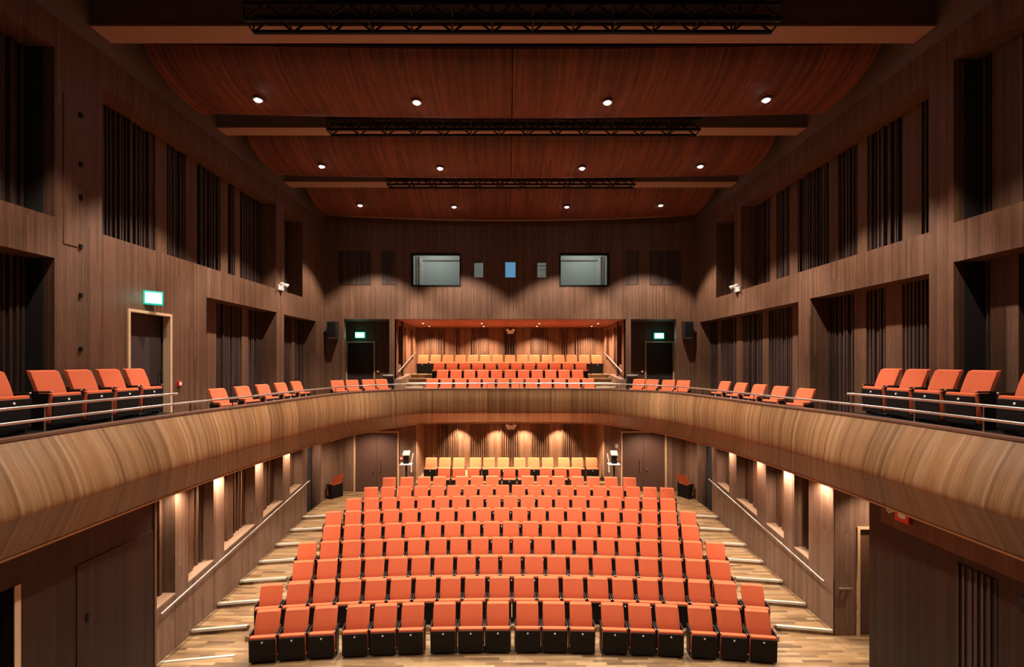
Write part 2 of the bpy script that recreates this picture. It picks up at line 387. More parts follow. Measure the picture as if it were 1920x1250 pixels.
# side entrance on the right
e = bmesh.new()
grid_wall(e, 'y', 9.72, 9.9, XS+.3, 8.4, -.1, ZS, [(6.93, 7.9, -.1, 2.19)])
box(e, XS+.02, XS+.3, 9.715, 9.9, -.1, ZS); box(e, 8.3, 8.4, 8.3, 9.72, -.1, ZS); box(e, XS+.2, 8.4, 8.5, 8.7, -.1, ZS)
struct('wall_right_entrance', e, M['stallwall'])
struct('ceiling_right_entrance', B(XS+.3, 8.4, 8.5, 9.9, 3.25, 3.35), M['soffit'])

# ---- lower back wall (doors at each side, alcove in the middle)
LB = bmesh.new()
grid_wall(LB, 'y', YB, YB+.2, -XS-.3, XS+.3, -.1, ZS+.6, [(-3.48, 3.48, -.1, 3.2), (-5.79, -4.12, -.1, 2.93), (4.10, 5.79, -.1, 2.93)])
struct('wall_back_stalls', LB, M['stallwall'])
LA = bmesh.new()
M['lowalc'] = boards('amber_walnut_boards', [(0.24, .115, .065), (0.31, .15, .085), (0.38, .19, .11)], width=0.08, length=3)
box(LA, -3.7, 3.7, 19.8, 20.0, .6, 3.5)
for s in (-1, 1): box(LA, s*3.5, s*3.7, YB+.2, 19.8, .6, 3.5)
wla = struct('wall_alcove_stalls', LA, M['lowalc'])
for x0, x1 in [(-2.95, -2.1), (-1.65, -.85), (-.4, .4), (.85, 1.65), (2.1, 2.95)]:
    rb = bmesh.new(); n = int((x1-x0)/.085)
    box(rb, x0, x1, 19.77, 19.8, 1.2, 3.1)
    for i in range(n): box(rb, x0+(i+.2)*(x1-x0)/n, x0+(i+.7)*(x1-x0)/n, 19.73, 19.77, 1.2, 3.1)
    obj('slatted_panel', rb, M['slatlit'], wla)
struct('ceiling_alcove_stalls', B(-3.7, 3.7, YB+.2, 19.8, 3.3, 3.4), M['soffit'])

# ---- doors
def make_door(n, x0, x1, y, z0, z1, leafmat, double=False, ft=.05, fm='tan', handles=(-1, 1)):
    d = empty('door_%d' % n, ((x0+x1)/2, y, z0)); d['kind'] = 'structure'
    w = (x1-x0)/2; h = z1-z0
    f = bmesh.new(); box(f, -w, -w+ft, -.03, .12, 0, h); box(f, w-ft, w, -.03, .12, 0, h); box(f, -w+ft, w-ft, -.03, .12, h-ft, h)
    obj('door_frame', f, M[fm], d)
    if double:
        for s in (-1, 1):
            l = obj('door_leaf', B(s*.004, s*(w-ft-.003), .04, .09, .01, h-ft-.004), leafmat, d)
            if s in handles: 
                hb = bmesh.new(); cyl(hb, (s*.13, -.02, .75), (s*.13, -.02, 1.2), .016); cyl(hb, (s*.13, -.02, .8), (s*.13, .04, .8), .009, n=8); cyl(hb, (s*.13, -.02, 1.15), (s*.13, .04, 1.15), .009, n=8)
                obj('pull_handle', hb, M['steel'], l)
            else:
                hb = bmesh.new(); cyl(hb, (s*.13, .04, .82), (s*.13, -.01, .82), .03); obj('knob', hb, M['steel'], l)
    else:
        l = obj('door_leaf', B(-w+ft+.003, w-ft-.003, .04, .09, .01, h-ft-.004), leafmat, d)
        hb = bmesh.new(); cyl(hb, (w-.14, -.02, .9), (w-.14, -.02, 1.25), .012); cyl(hb, (w-.14, -.02, .95), (w-.14, .04, .95), .008, n=8); cyl(hb, (w-.14, -.02, 1.2), (w-.14, .04, 1.2), .008, n=8)
        obj('pull_handle', hb, M['blackmetal'], l)
    return d
make_door(1, -5.79, -4.12, YB, .7, 2.93, M['door'], True)
make_door(2, 4.10, 5.79, YB, .7, 2.93, M['door'], True, handles=(-1,))
make_door(3, -6.45, -5.3, 19.0, ZB, 6.3, M['doordark'])
make_door(4, 5.3, 6.45, 19.0, ZB, 6.3, M['doordark'])
make_door(5, 6.93, 7.9, 9.72, 0, 2.19, M['flat'])
d6 = make_door(6, -.56, .56, 0, 0, 6.45-ZB, M['doordark'])
d6.location = (-XU, 9.15, ZB); d6.rotation_euler = (0, 0, math.radians(90))
for c in d6.children:
    if c.name.startswith('door_leaf'): c.location = (0, .12, 0)

# ------------------------------------------------------------------ floor
def riser_y(n, x):
    y = 8.84+.88*(n-1)+(6.46**2-x*x)/70.0
    t = min(1, max(0, (5.35-abs(x))/.1)); t = t*t*(3-2*t)
    return y-.42*t
fl = bmesh.new(); box(fl, -8.5, 8.5, -3, YB+.3, -.35, 0)
struct('floor', fl, M['floor'])
xs = sorted(set([-6.46, 6.46]+[round(-6.4+i*.2, 2) for i in range(65)]+[-5.4, -5.35, -5.3, -5.25, 5.25, 5.3, 5.35, 5.4]))
for n in range(2, 9):
    bm = bmesh.new(); z1 = .1*(n-1); z0 = z1-.1 
    top = [bm.verts.new((x, riser_y(n, x), z1)) for x in xs]; bot = [bm.verts.new((x, riser_y(n, x), z0)) for x in xs]
    tb = [bm.verts.new((x, YB, z1)) for x in xs]
    for i in range(len(xs)-1):
        bm.faces.new((top[i], top[i+1], tb[i+1], tb[i])); bm.faces.new((bot[i], bot[i+1], top[i+1], top[i]))
    struct('floor_tier', bm, M['floor'])
fa = bmesh.new()
box(fa, -4.75, 4.75, 15.85, YB, .7, .8); box(fa, -3.48, 3.48, 16.9, 19.8, .8, .9); box(fa, -3.48, 3.48, 17.72, 19.8, .9, 1.07); box(fa, -3.48, 3.48, YB, 19.8, .5, .9)
struct('floor_alcove_stalls', fa, M['floor'])

def nosing(n, s):
    xi, xo = s*5.42, s*6.44
    if n == 1: xi = s*5.2
    pts = []
    bm = bmesh.new()
    k = 6; P = []
    for i in range(k+1):
        x = xi+(xo-xi)*i/k
        y = 8.84+.88*(n-1)+(6.46**2-x*x)/70.0; P.append((x, y, .1*(n-1)))
    for (dy0, dy1, dz0, dz1) in ((-.02, .035, -.035, .012),):
        rings = []
        for (x, y, z) in P:
            rings.append([bm.verts.new((x, y+dy0, z+dz0)), bm.verts.new((x, y+dy0, z+dz1)), bm.verts.new((x, y+dy1, z+dz1)), bm.verts.new((x, y+dy1, z+.001)), bm.verts.new((x, y-.004, z+.001)), bm.verts.new((x, y-.004, z+dz0))])
        for i in range(k):
            for j in range(6): bm.faces.new((rings[i][j], rings[i][(j+1) % 6], rings[i+1][(j+1) % 6], rings[i+1][j]))
        bm.faces.new(rings[0][::-1]); bm.faces.new(rings[-1])
    return bm
ORD = ['', 'first', 'second', 'third', 'fourth', 'fifth', 'sixth', 'seventh', 'eighth', 'ninth', 'tenth', 'eleventh', 'twelfth', 'thirteenth', 'fourteenth', 'fifteenth']
for s, nm in ((-1, 'left'), (1, 'right')):
    lo = 1 if s < 0 else 2
    for n in range(lo, 9):
        q = n-lo+1
        w = 'lowest' if q == 1 else ('topmost' if n == 8 else ORD[q]+' from the bottom')
        tag(obj('step_nosing', nosing(n, s), M['alu']), 'pale metal step nosing in the %s stalls aisle, %s' % (nm, w), 'step nosing', 'metal nosings on the %s aisle steps' % nm)

# ------------------------------------------------------------------ balcony front
ST_HALF = [  # (top xy, ridge xy, bottom xyz)
 ((0, 16.75), (0, 16.85), (0, 17.62, 3.28)), ((1.6, 16.72), (1.6, 16.82), (1.7, 17.60, 3.28)), ((3.08, 16.48), (3.08, 16.5), (3.32, 17.46, 3.28)),
 ((4.10, 15.60), (4.02, 15.45), (4.22, 16.5, 3.23)), ((4.93, 14.5), (4.80, 14.2), (5.03, 15.45, 3.18)), ((5.33, 12.5), (5.22, 12.4), (5.68, 13.6, 3.13)),
 ((5.56, 10.6), (5.42, 10.5), (5.94, 11.5, 3.13)), ((5.82, 9.07), (5.58, 9.0), (6.07, 9.75, 3.13)), ((5.99, 7.5), (5.66, 7.5), (6.13, 8.0, 3.13)),
 ((6.02, 5.6), (5.66, 5.6), (6.13, 5.8, 3.13)), ((6.02, 3.0), (5.66, 3.0), (6.13, 3.1, 3.13)), ((6.02, .5), (5.66, .5), (6.13, .5, 3.13))]
ZTOP, ZR, ZBOT = 4.55, 3.78, 3.28
full = [tuple((-p[0],)+tuple(p[1:]) for p in st) for st in ST_HALF[::-1]][:-1] + [tuple(st) for st in ST_HALF]
def catmull(P, sub):
    out = []; n = len(P)
    for i in range(n-1):
        p0 = P[max(0, i-1)]; p1 = P[i]; p2 = P[i+1]; p3 = P[min(n-1, i+2)]
        for k in range(sub):
            t = k/sub
            out.append(tuple(.5*((2*b)+(-a+c)*t+(2*a-5*b+4*c-d)*t*t+(-a+3*b-3*c+d)*t**3) for a, b, c, d in zip(p0, p1, p2, p3)))
    out.append(tuple(P[-1])); return out
SUB = 10
PT = catmull([st[0] for st in full], SUB); PR = catmull([st[1] for st in full], SUB)
Bk = [st[2] for st in full]; PB = []
for i in range(len(Bk)-1):
    for k in range(SUB):
        t = k/SUB; PB.append(tuple(p_+(q_-p_)*t for p_, q_ in zip(Bk[i], Bk[i+1])))
PB.append(Bk[-1])
def outward(i):
    a = Vector(PT[max(0, i-1)]); b = Vector(PT[min(len(PT)-1, i+1)]); d = (b-a).normalized()
    return Vector((-d.y, d.x))      # path runs left-front -> back -> right-front
arc = [0]
for i in range(1, len(PT)): arc.append(arc[-1]+(Vector(PT[i])-Vector(PT[i-1])).length)
def lerp(a, b, t): return a+(b-a)*t
def section(i):
    o = outward(i); T = Vector((*PT[i], ZTOP)); R = Vector((*PR[i], ZR)); Bt = Vector(PB[i]); o3 = Vector((o.x, o.y, 0))
    K = [T, T.lerp(R, .5)-o3*.045, R, R.lerp(Bt, .2)+Vector((0, 0, -.045)), Bt]
    return [Vector(p) for p in catmull([tuple(k) for k in K], 5)]
bal = empty('balcony', (0, 16.9, ZBOT), 0, 'curved honey-coloured timber balcony front wrapping around the stalls', 'balcony front')
def loft(rings, closed=True, uvs=None):
    bm = bmesh.new(); uv = bm.loops.layers.uv.new('UVMap')
    V = [[bm.verts.new(p) for p in r] for r in rings]; n = len(V[0])
    for i in range(len(V)-1):
        for j in range(n if closed else n-1):
            j2 = (j+1) % n
            f = bm.faces.new((V[i][j], V[i][j2], V[i+1][j2], V[i+1][j]))
            if uvs:
                for l, (a_, b_) in zip(f.loops, ((i, j), (i, j2), (i+1, j2), (i+1, j))):
                    l[uv].uv = uvs(a_, b_)
    if closed: bm.faces.new(V[0][::-1]); bm.faces.new(V[-1])
    return bm
off = bal.location.copy()
rings = []
for i in range(len(PT)):
    o = outward(i); o3 = Vector((o.x, o.y, 0)); s_ = section(i)
    r = s_+[s_[-1]+o3*.12+Vector((0, 0, .02)), s_[0]+o3*.12+Vector((0, 0, -.5)), s_[0]+o3*.12]
    rings.append([p-off for p in r])
nb = len(rings[0])
obj('cladding', loft(rings, True, lambda i, j: (arc[i], j*.1)), M['parapet'], bal, smooth=True)
rings = []
for i in range(len(PT)):
    o = outward(i); o3 = Vector((o.x, o.y, 0)); T = Vector((*PT[i], ZTOP))-off
    rings.append([T-o3*.015+Vector((0, 0, 0)), T-o3*.015+Vector((0, 0, .035)), T+o3*.17+Vector((0, 0, .035)), T+o3*.17+Vector((0, 0, -.5)), T+o3*.12+Vector((0, 0, -.5)), T+o3*.12])
obj('capping', loft(rings), M['cap'], bal)
rings = []
for i in range(len(PT)):
    o = outward(i); o3 = Vector((o.x, o.y, 0)); T = Vector(PB[i])-off
    rings.append([T-o3*.012+Vector((0, 0, -.03)), T-o3*.012+Vector((0, 0, .0)), T+o3*.06+Vector((0, 0, .0)), T+o3*.06+Vector((0, 0, -.03))])
obj('bottom_trim', loft(rings), M['tan'], bal)
# balcony floor and soffit
def boundary(p, X, Y):
    cx, cy = 0.0, 9.0
    if p[1] <= cy: return (math.copysign(X, p[0]), p[1])
    dx, dy = p[0]-cx, p[1]-cy
    t = min(X/abs(dx) if abs(dx) > 1e-6 else 1e9, (Y-cy)/dy if dy > 1e-6 else 1e9)
    return (cx+dx*t, cy+dy*t)
rings = []
for i in range(len(PT)):
    o = outward(i); p = (PT[i][0]+o.x*.13, PT[i][1]+o.y*.13); q = boundary(PT[i], XU, YB)
    rings.append([Vector((*p, ZB)), Vector((*q, ZB)), Vector((*q, ZB-.25)), Vector((*p, ZB-.25))])
M['bfloor'] = boards('balcony_planks', [(0.20, .11, .06), (0.32, .19, .10), (0.26, .15, .08)], width=0.085, length=0.9, uexpr='FLOOR')
struct('floor_balcony', loft(rings), M['bfloor'])
struct('floor_balcony_lobby', (lambda b: (box(b, -6.9, -ALX, YB, 19.0, ZB-.25, ZB), box(b, ALX, 6.9, YB, 19.0, ZB-.25, ZB), b)[-1])(bmesh.new()), M['bfloor'])
rings = []
for i in range(len(PT)):
    o = outward(i); p = (PB[i][0]+o.x*.06, PB[i][1]+o.y*.06); q = boundary(PB[i], XS+.3, YB)
    zz = PB[i][2]+.02; rings.append([Vector((*p, zz)), Vector((*q, zz)), Vector((*q, zz+.05)), Vector((*p, zz+.05))])
struct('ceiling_under_balcony', loft(rings), M['soffit'])
struct('trim_1', (lambda b: (box(b, -XU, -XS-.3, -3, YB, 3.3, ZB-.1), box(b, XS+.3, XU, -3, YB, 3.3, ZB-.1), b)[-1])(bmesh.new()), M['dark'])

# rails
rail = empty('balcony_rail', (0, 16.9, ZTOP+.035), 0, 'continuous slim steel handrail running along the top of the balcony front', 'handrail')
ro = rail.location.copy()
def offp(i, d, z): 
    o = outward(i); return Vector((PT[i][0]+o.x*d, PT[i][1]+o.y*d, z))-ro
obj('rail', tube(bmesh.new(), [offp(i, .10, 4.75) for i in range(len(PT))], .021, 10), M['steel'], rail, smooth=True)
last = -9
for i in range(len(PT)):
    if arc[i]-last > 1.0 and PT[i][1] > 8.8:
        last = arc[i]; p = offp(i, .10, 4.75)
        obj('post', cyl(bmesh.new(), p+Vector((0, 0, -.17)), p, .010, n=8), M['blackmetal'], rail)
for s, nm in ((-1, 'left'), (1, 'right')):
    r2 = empty('guard_rail', (s*6.12, 8.6, ZTOP+.035), 0, 'raised steel guard rail on posts in front of the near %s balcony seats' % nm, 'guard rail', 'guard rails before the near balcony seats')
    o2 = r2.location.copy()
    idx = [i for i in range(len(PT)) if PT[i][0]*s > 4 and PT[i][1] < 8.65]
    idx.sort(key=lambda i: -PT[i][1])
    def q2(i, z): 
        o = outward(i); return Vector((PT[i][0]+o.x*.10, PT[i][1]+o.y*.10, z))-o2
    obj('rail', tube(bmesh.new(), [q2(i, 4.93) for i in idx], .021, 10), M['steel'], r2, smooth=True)
    for yt in (8.55, 7.35, 6.3, 5.2, 4.1):
        i = min(idx, key=lambda k: abs(PT[k][1]-yt)); p = q2(i, 4.93)
        obj('post', cyl(bmesh.new(), Vector((p.x, yt-o2.y, 4.585-o2.z)), Vector((p.x, yt-o2.y, 4.93-o2.z)), .009, n=8), M['steel'], r2)
    # raised seating platform
    struct('floor_platform', B(s*6.22, s*XU, 2.0, 8.95, ZB, 4.56), M['black'])

# ------------------------------------------------------------------ seats
def backrest_bm():
    bm = bmesh.new(); prof = [(-.155, .36), (-.150, .45), (-.120, .54), (-.085, .64), (-.042, .74), (-.020, .795)]
    w = .213; nx = 8; grid = []
    for side, th in ((0, 0), (1, .075)):
        g = []
        for j, (y, z) in enumerate(prof):
            row = []
            for i in range(nx+1):
                u = -1+2*i/nx
                x = u*w; e = 0.018*(u*u)   # shallow dish
                ww = w*(1-.03*(j == len(prof)-1))
                x = u*ww
                if side == 0: row.append(bm.verts.new((x, y-e*.6+ (.012 if abs(u) == 1 else 0), z)))
                else: row.append(bm.verts.new((x, y+th-(.012 if abs(u) == 1 else 0), z+.02)))
            g.append(row)
        grid.append(g)
    F, K = grid; nz = len(prof)
    for j in range(nz-1):
        for i in range(nx):
            bm.faces.new((F[j][i], F[j][i+1], F[j+1][i+1], F[j+1][i])); bm.faces.new((K[j][i+1], K[j][i], K[j+1][i], K[j+1][i+1]))
        bm.faces.new((F[j][0], F[j+1][0], K[j+1][0], K[j][0])); bm.faces.new((F[j+1][nx], F[j][nx], K[j][nx], K[j+1][nx]))
    for i in range(nx):
        bm.faces.new((F[nz-1][i], F[nz-1][i+1], K[nz-1][i+1], K[nz-1][i])); bm.faces.new((F[0][i+1], F[0][i], K[0][i], K[0][i+1]))
    es = [e for e in bm.edges if e.is_manifold and e.calc_face_angle(0) > math.radians(50)]
    bmesh.ops.bevel(bm, geom=es, offset=.009, segments=2, profile=.5, affect='EDGES')
    return bm
def cushion_bm():
    bm = B(-.232, .232, -.33, -.235, .07, .495, bev=.02, seg=3)
    for v in bm.verts:
        v.co.y += (v.co.z-.07)*-.05+ .01
    return bm
def panel_bm():
    bm = B(-.230, .230, -.348, -.33, .045, .455, bev=.005, seg=1)
    for v in bm.verts: v.co.y += (v.co.z-.07)*-.05+.008
    return bm
MESH = {}
def proto():
    t = empty('theatre_seat', (0, -50, 0))
    obj('backrest', backrest_bm(), M['orange'], t, smooth=True)
    obj('seat_cushion', cushion_bm(), M['orange'], t, smooth=True)
    p = obj('seat_underside', panel_bm(), M['black'], t)
    obj('button', cyl(bmesh.new(), (0, -.365, .405), (0, -.352, .405), .015, .017, n=14), M['white'], p)
    for s in (-1, 1):
        bm = bmesh.new(); x0, x1 = s*.234, s*.248
        prism_yz(bm, [(-.26, .0), (-.05, .0), (-.05, .03), (-.08, .06), (-.055, .50), (-.30, .50), (-.29, .42), (-.22, .05), (-.26, .03)], x0, x1)
        obj('side_frame', bm, M['blackmetal'], t)
        ar = obj('armrest', B(s*.222, s*.249, -.32, -.06, .505, .53, bev=.008), M['blackmetal'], t)
        obj('end_cap', B(s*.223, s*.2485, -.338, -.321, .503, .531, bev=.004, seg=1), M['steel'], ar)
    obj('hinge', (lambda b: (cyl(b, (-.234, -.21, .28), (.234, -.21, .28), .013, n=8), b)[-1])(bmesh.new()), M['steel'], t)
    obj('shadow_sheet', B(-.25, .25, -.075, -.06, .03, .47, bev=.004, seg=1), M['black'], t)  # black sheet added behind each seat in place of the shadow there
    return t
PROTO = proto(); first = [True]
def copy_tree(o, parent=None):
    c = o.copy(); COL.objects.link(c)
    if parent is not None: c.parent = parent
    for ch in list(o.children): copy_tree(ch, c)
    return c
def seat(x, y, z, rz, label, group):
    if first[0]: t = PROTO; first[0] = False
    else: t = copy_tree(PROTO)
    t.location = (x, y, z); t.rotation_euler = (0, 0, rz)
    return tag(t, label, 'seat', group)
def place_word(k, n, A='left', Bw='right'):
    """k from 0..n-1 left to right"""
    if n % 2 and k == n//2: return 'in the exact centre'
    if k < n/2: return ORD[k+1]+' from the left end' if k else 'at the left end'
    q = n-k
    return ORD[q]+' from the right end' if q > 1 else 'at the right end'
P = .52; RAD = 35.0
ROWN = ['', 'front row', 'second row', 'third row', 'fourth row', 'fifth row', 'sixth row', 'seventh row', 'eighth row', 'ninth row', 'tenth row', 'back row']
def arcpos(n, x): return 9.43+.885*(n-1)-x*x/(2*RAD)
row_x = {}
g = [-(4.86-.0)+0]
r1 = []
for k, px in enumerate([988.5, 1038, 1088.5, 1147.6, 1198.8, 1250, 1311, 1365, 1419]):
    x = 0
    for _ in range(5): x = -.08+(px-952.5)*arcpos(1, x)/907
    r1.append(x)
row_x[1] = [-x+.02 for x in r1[::-1]]+r1
for n, c in ((2, 20), (3, 19), (4, 20), (5, 19), (6, 20), (7, 19)): row_x[n] = [(k-(c-1)/2)*P for k in range(c)]
row_x[8] = [(k-9.5)*P for k in range(1, 20)]
def from_px(cs, y): return [-.08+(c-952.5)*y/907 for c in cs]
row_x[9] = from_px([730, 763, 795.3, 824.3, 866.2, 894.6, 923, 989.5, 1018.2, 1046.9, 1082.8, 1112, 1145.5, 1180.3], 16.45)
row_x[10] = from_px([833, 860.3, 887.6, 927.2, 955, 982.8, 1023.3, 1050.7, 1078.1], 17.3)
row_x[11] = from_px([809, 834.5, 860.5, 891.5, 917, 943.5, 974.5, 1000.5, 1026.5, 1057, 1082.5, 1108.5], 18.2)
ZR_ = {9: .8, 10: .9, 11: 1.07}; YR_ = {9: 16.45, 10: 17.3, 11: 18.2}
for n in range(1, 12):
    X = row_x[n]
    for k, x in enumerate(X):
        y = arcpos(n, x) if n < 9 else YR_[n]-(x*x/(2*RAD) if n == 9 else 0)
        if n == 9:   # keep the measured bearing
            x = x*y/YR_[9]
        x2 = x; y2 = y; rz = -x/RAD*(1 if n < 10 else 0)
        lab = 'orange tip-up theatre seat, stalls %s, %s' % (ROWN[n], place_word(k, len(X)))
        seat(x2, y2, ZR_.get(n, .1*(n-1)), rz, lab, 'stalls seats, '+ROWN[n])
# alcove above
UPR = [(17.78, ZB+.0, 12, .52), (18.66, ZB+.3, 11, .52), (19.52, ZB+.6, 12, .52), (20.42, ZB+.9, 15, .52)]
RN = ['lowest row', 'second row up', 'third row up', 'top row']
for r, (y, z, c, p) in enumerate(UPR):
    for k in range(c):
        seat((k-(c-1)/2)*p, y, z, 0, 'orange tip-up seat in the upper alcove, %s, %s' % (RN[r], place_word(k, c)), 'upper alcove seats, '+RN[r])
# near balcony blocks facing across the hall
for s, nm in ((-1, 'left'), (1, 'right')):
    ys = [8.56-.555*k for k in range(4)]+[6.13, 5.57, 5.0]
    for k, y in enumerate(ys):
        seat(s*6.68, y, 4.565, s*math.radians(90) if s > 0 else math.radians(90), '', '') if False else None
        # local front is -Y ; left block must face +X, right block -X
        rz = math.radians(90) if s < 0 else math.radians(-90)
        if k < 4: wd = ['farthest from the stage', 'second from the far end', 'third from the far end', 'fourth from the far end'][k]; 
        else: wd = ['partly cut off by the picture edge', 'next nearer beyond the picture edge', 'nearest the stage'][k-4]
        if k > 4: continue
        seat(s*6.70, y, 4.565, rz, 'orange seat on the raised %s side balcony platform, %s' % (nm, wd), 'raised %s balcony seats' % nm)
    # single angled seats
    for k, (xx, y) in enumerate([(6.45, 10.58), (6.45, 11.56), (6.45, 12.52), (6.45, 13.5), (6.45, 14.5)]):
        wd = ['nearest the stage', 'second from the stage', 'middle of the five', 'fourth from the stage', 'farthest from the stage'][k]
        seat(s*xx, y, ZB+.03, s*math.radians(-76), 'single angled orange seat on the %s side balcony, %s' % (nm, wd), 'angled single seats, %s balcony' % nm)
    for k in range(4):
        t = k+(.15 if k > 1 else 0)
        x = 5.74-.362*t; y = 16.02+.385*t
        wd = ['nearest the side wall', 'second from the side wall', 'third from the side wall', 'nearest the alcove'][k]
        seat(s*x, y, ZB, s*math.radians(-38), 'orange seat in the %s rear balcony corner, %s' % (nm, wd), '%s balcony corner seats' % nm)
    seat(s*6.05, 17.05, .7, s*math.radians(118), 'lone orange seat at the back of the %s stalls aisle beside the dark opening' % nm, 'lone aisle seats')

# ------------------------------------------------------------------ ceiling
struct('ceiling', B(-7.3, 7.3, -3, 22.5, 11.9, 12.05), M['beamside'])
PY = [(.09, 11.0), (.25, 10.83), (.53, 10.69), (.85, 10.61), (1.2, 10.575), (1.66, 10.585), (1.9, 10.74), (2.15, 11.1), (2.3, 11.4)]
def ceil_z(y, x, y0):
    t = (y-y0)/(1.2 if y0 > 15 else 1.0)
    z = PY[-1][1]
    for (a_, za), (b_, zb) in zip(PY, PY[1:]):
        if a_ <= t <= b_: z = za+(zb-za)*(t-a_)/(b_-a_); break
    else:
        if t < PY[0][0]: z = PY[0][1]
    return z+.10*(x/6.5)**2
CP = catmull(PY, 5)
words = ['nearest, cut by the top edge', 'between the nearest and second beams', 'between the second and third beams', 'farthest, above the rear wall']
for q, y0 in enumerate((5.05, 8.42, 11.75, 15.15)):
    o = empty('ceiling_panel', (0, y0, 10.6), 0, 'bowed red-brown boarded ceiling panel, '+words[q], 'ceiling panel', 'bowed ceiling panels between beams')
    for (xa, xb) in ((-6.5, -.01), (.01, 6.5)):
        bm = bmesh.new(); nx = 14
        G = [[bm.verts.new((xa+(xb-xa)*i/nx, t*(1.2 if y0 > 15 else 1.0), z-10.6+.10*((xa+(xb-xa)*i/nx)/6.5)**2)) for i in range(nx+1)] for (t, z) in CP]
        for j in range(len(G)-1):
            for i in range(nx): bm.faces.new((G[j][i], G[j][i+1], G[j+1][i+1], G[j+1][i]))
        e = bmesh.ops.extrude_face_region(bm, geom=bm.faces[:])
        for v in e['geom']:
            if isinstance(v, bmesh.types.BMVert): v.co.z += .05
        obj('boarded_half', bm, M['ceil'], o, smooth=True)
BEAMS = [(7.84, 8.24), (11.24, 11.6), (14.63, 15.07)]
bw = ['nearest to the stage', 'middle one', 'farthest from the stage']
for q, (ya, yb) in enumerate(BEAMS):
    o = empty('ceiling_beam', (0, (ya+yb)/2, 10.93), 0, 'broad roof beam, underside paled for bounced light, spanning the hall, '+bw[q], 'beam', 'roof beams')
    h = (yb-ya)/2
    obj('beam_web', B(-6.87, 6.87, -h, h, .03, .9), M['beamside'], o)
    obj('beam_lit_underside', B(-6.85, 6.85, -h-.01, h+.01, 0, .03), M['beam'], o)
o = empty('ceiling_beam', (0, 4.65, 10.93), 0, 'roof beam overhead in front of the nearest ceiling panel', 'beam', 'roof beams')
obj('beam_web', B(-6.87, 6.87, -.2, .2, .03, .9), M['beamside'], o); obj('beam_lit_underside', B(-6.85, 6.85, -.21, .21, 0, .03), M['beam'], o)
lip = []
for i in range(27):
    x = -6.5+.5*i; z = 10.585+.20*(x/6.5)**2
    lip.append([Vector((x, 17.42, z)), Vector((x, 17.42, z+.05)), Vector((x, 17.5, z+.05)), Vector((x, 17.5, z))])
lp = bpy.data.objects['ceiling_panel.003']
obj('edge_lip', loft([[q-lp.location for q in g_] for g_ in lip]), M['beam'], lp)


# trusses
for q, (yc, x0, x1, zb) in enumerate(((7.45, -4.07, 4.05, 10.64), (10.95, -4.13, 4.22, 10.66), (14.35, -3.64, 3.66, 10.68))):
    o = empty('lighting_truss', ((x0+x1)/2, yc, zb), 0, 'black lattice lighting truss hung before the %s roof beam' % ['nearest', 'middle', 'farthest'][q], 'truss', 'lattice lighting trusses')
    L = (x1-x0)/2; hh = .27; dd = .14
    for (yy, zz) in ((-dd, .03), (dd, .03), (-dd, hh), (dd, hh)):
        obj('chord', cyl(bmesh.new(), (-L, yy, zz), (L, yy, zz), .034, n=8), M['blackmetal'], o)
    lat = bmesh.new(); n = int(2*L/.62)
    for yy in (-dd, dd):
        for k in range(n):
            xa = -L+2*L*k/n; xm = -L+2*L*(k+.5)/n; xb = -L+2*L*(k+1)/n
            cyl(lat, (xa, yy, .03), (xm, yy, hh), .016, n=6); cyl(lat, (xm, yy, hh), (xb, yy, .03), .016, n=6)
    for k in range(n+1):
        xa = -L+2*L*k/n
        cyl(lat, (xa, -dd, .03), (xa, dd, .03), .016, n=6); cyl(lat, (xa, -dd, hh), (xa, dd, hh), .016, n=6)
    for k in range(0, n+1, 3):
        xa = -L+2*L*k/n
        for yy in (-dd, dd): cyl(lat, (xa, yy, .03), (xa, yy, hh), .012, n=6)
    obj('lattice', lat, M['blackmetal'], o)
    obj('bar', cyl(bmesh.new(), (-L-.12, -.28, hh+.1), (L+.12, -.28, hh+.1), .025, n=8), M['blackmetal'], o)
    bx = bmesh.new(); box(bx, -L*.75, L*.82, -.06, .10, hh+.03, hh+.14)
    obj('cable_tray', bx, M['black'], o)
    for xx in (-L*.7, -L*.25, L*.2, L*.65):
        obj('hanger', cyl(bmesh.new(), (xx, 0, hh), (xx, 0, 11.9-zb), .012, n=6), M['blackmetal'], o)

# ------------------------------------------------------------------ lamps
def spot_light(parent, power, size, blend, color, r, z=-.05, rot=(0, 0, 0)):
    l = bpy.data.lights.new('lamp_light', 'SPOT'); l.energy = power; l.spot_size = math.radians(size); l.spot_blend = blend; l.color = color; l.shadow_soft_size = r
    lo = bpy.data.objects.new('lamp_light', l); COL.objects.link(lo); lo.parent = parent; lo.location = (0, 0, z); lo.rotation_euler = rot
def downlight(x, y, z, label, group, r, power, size, blend, color, lens, rot=(0, 0, 0)):
    o = empty('downlight', (x, y, z), 0, label, 'downlight', group)
    bm = bmesh.new(); n = 24
    a = []
    for (rr, zz) in ((r*1.5, .0), (r*1.5, -.015), (r*1.05, -.02), (r*1.0, .03)):
        a.append([bm.verts.new((rr*math.cos(2*math.pi*k/n), rr*math.sin(2*math.pi*k/n), zz)) for k in range(n)])
    for i in range(3):
        for k in range(n): bm.faces.new((a[i][k], a[i][(k+1) % n], a[i+1][(k+1) % n], a[i+1][k]))
    obj('bezel', bm, M['white'] if r < .05 else M['cap'], o, smooth=True)
    lb = bmesh.new(); bmesh.ops.create_uvsphere(lb, u_segments=20, v_segments=10, radius=r, matrix=Matrix.Diagonal((1, 1, .75, 1)))
    obj('lamp_lens', lb, lens, o, smooth=True)
    spot_light(o, power, size, blend, color, r*.8, -r-.02, rot)
WARM = (1.0, .86, .72)
rw = ['second row overhead', 'row above the front stalls', 'frontmost visible row', 'middle row', 'rearmost row']
xw = ['far left', 'inner left', 'inner right', 'far right']
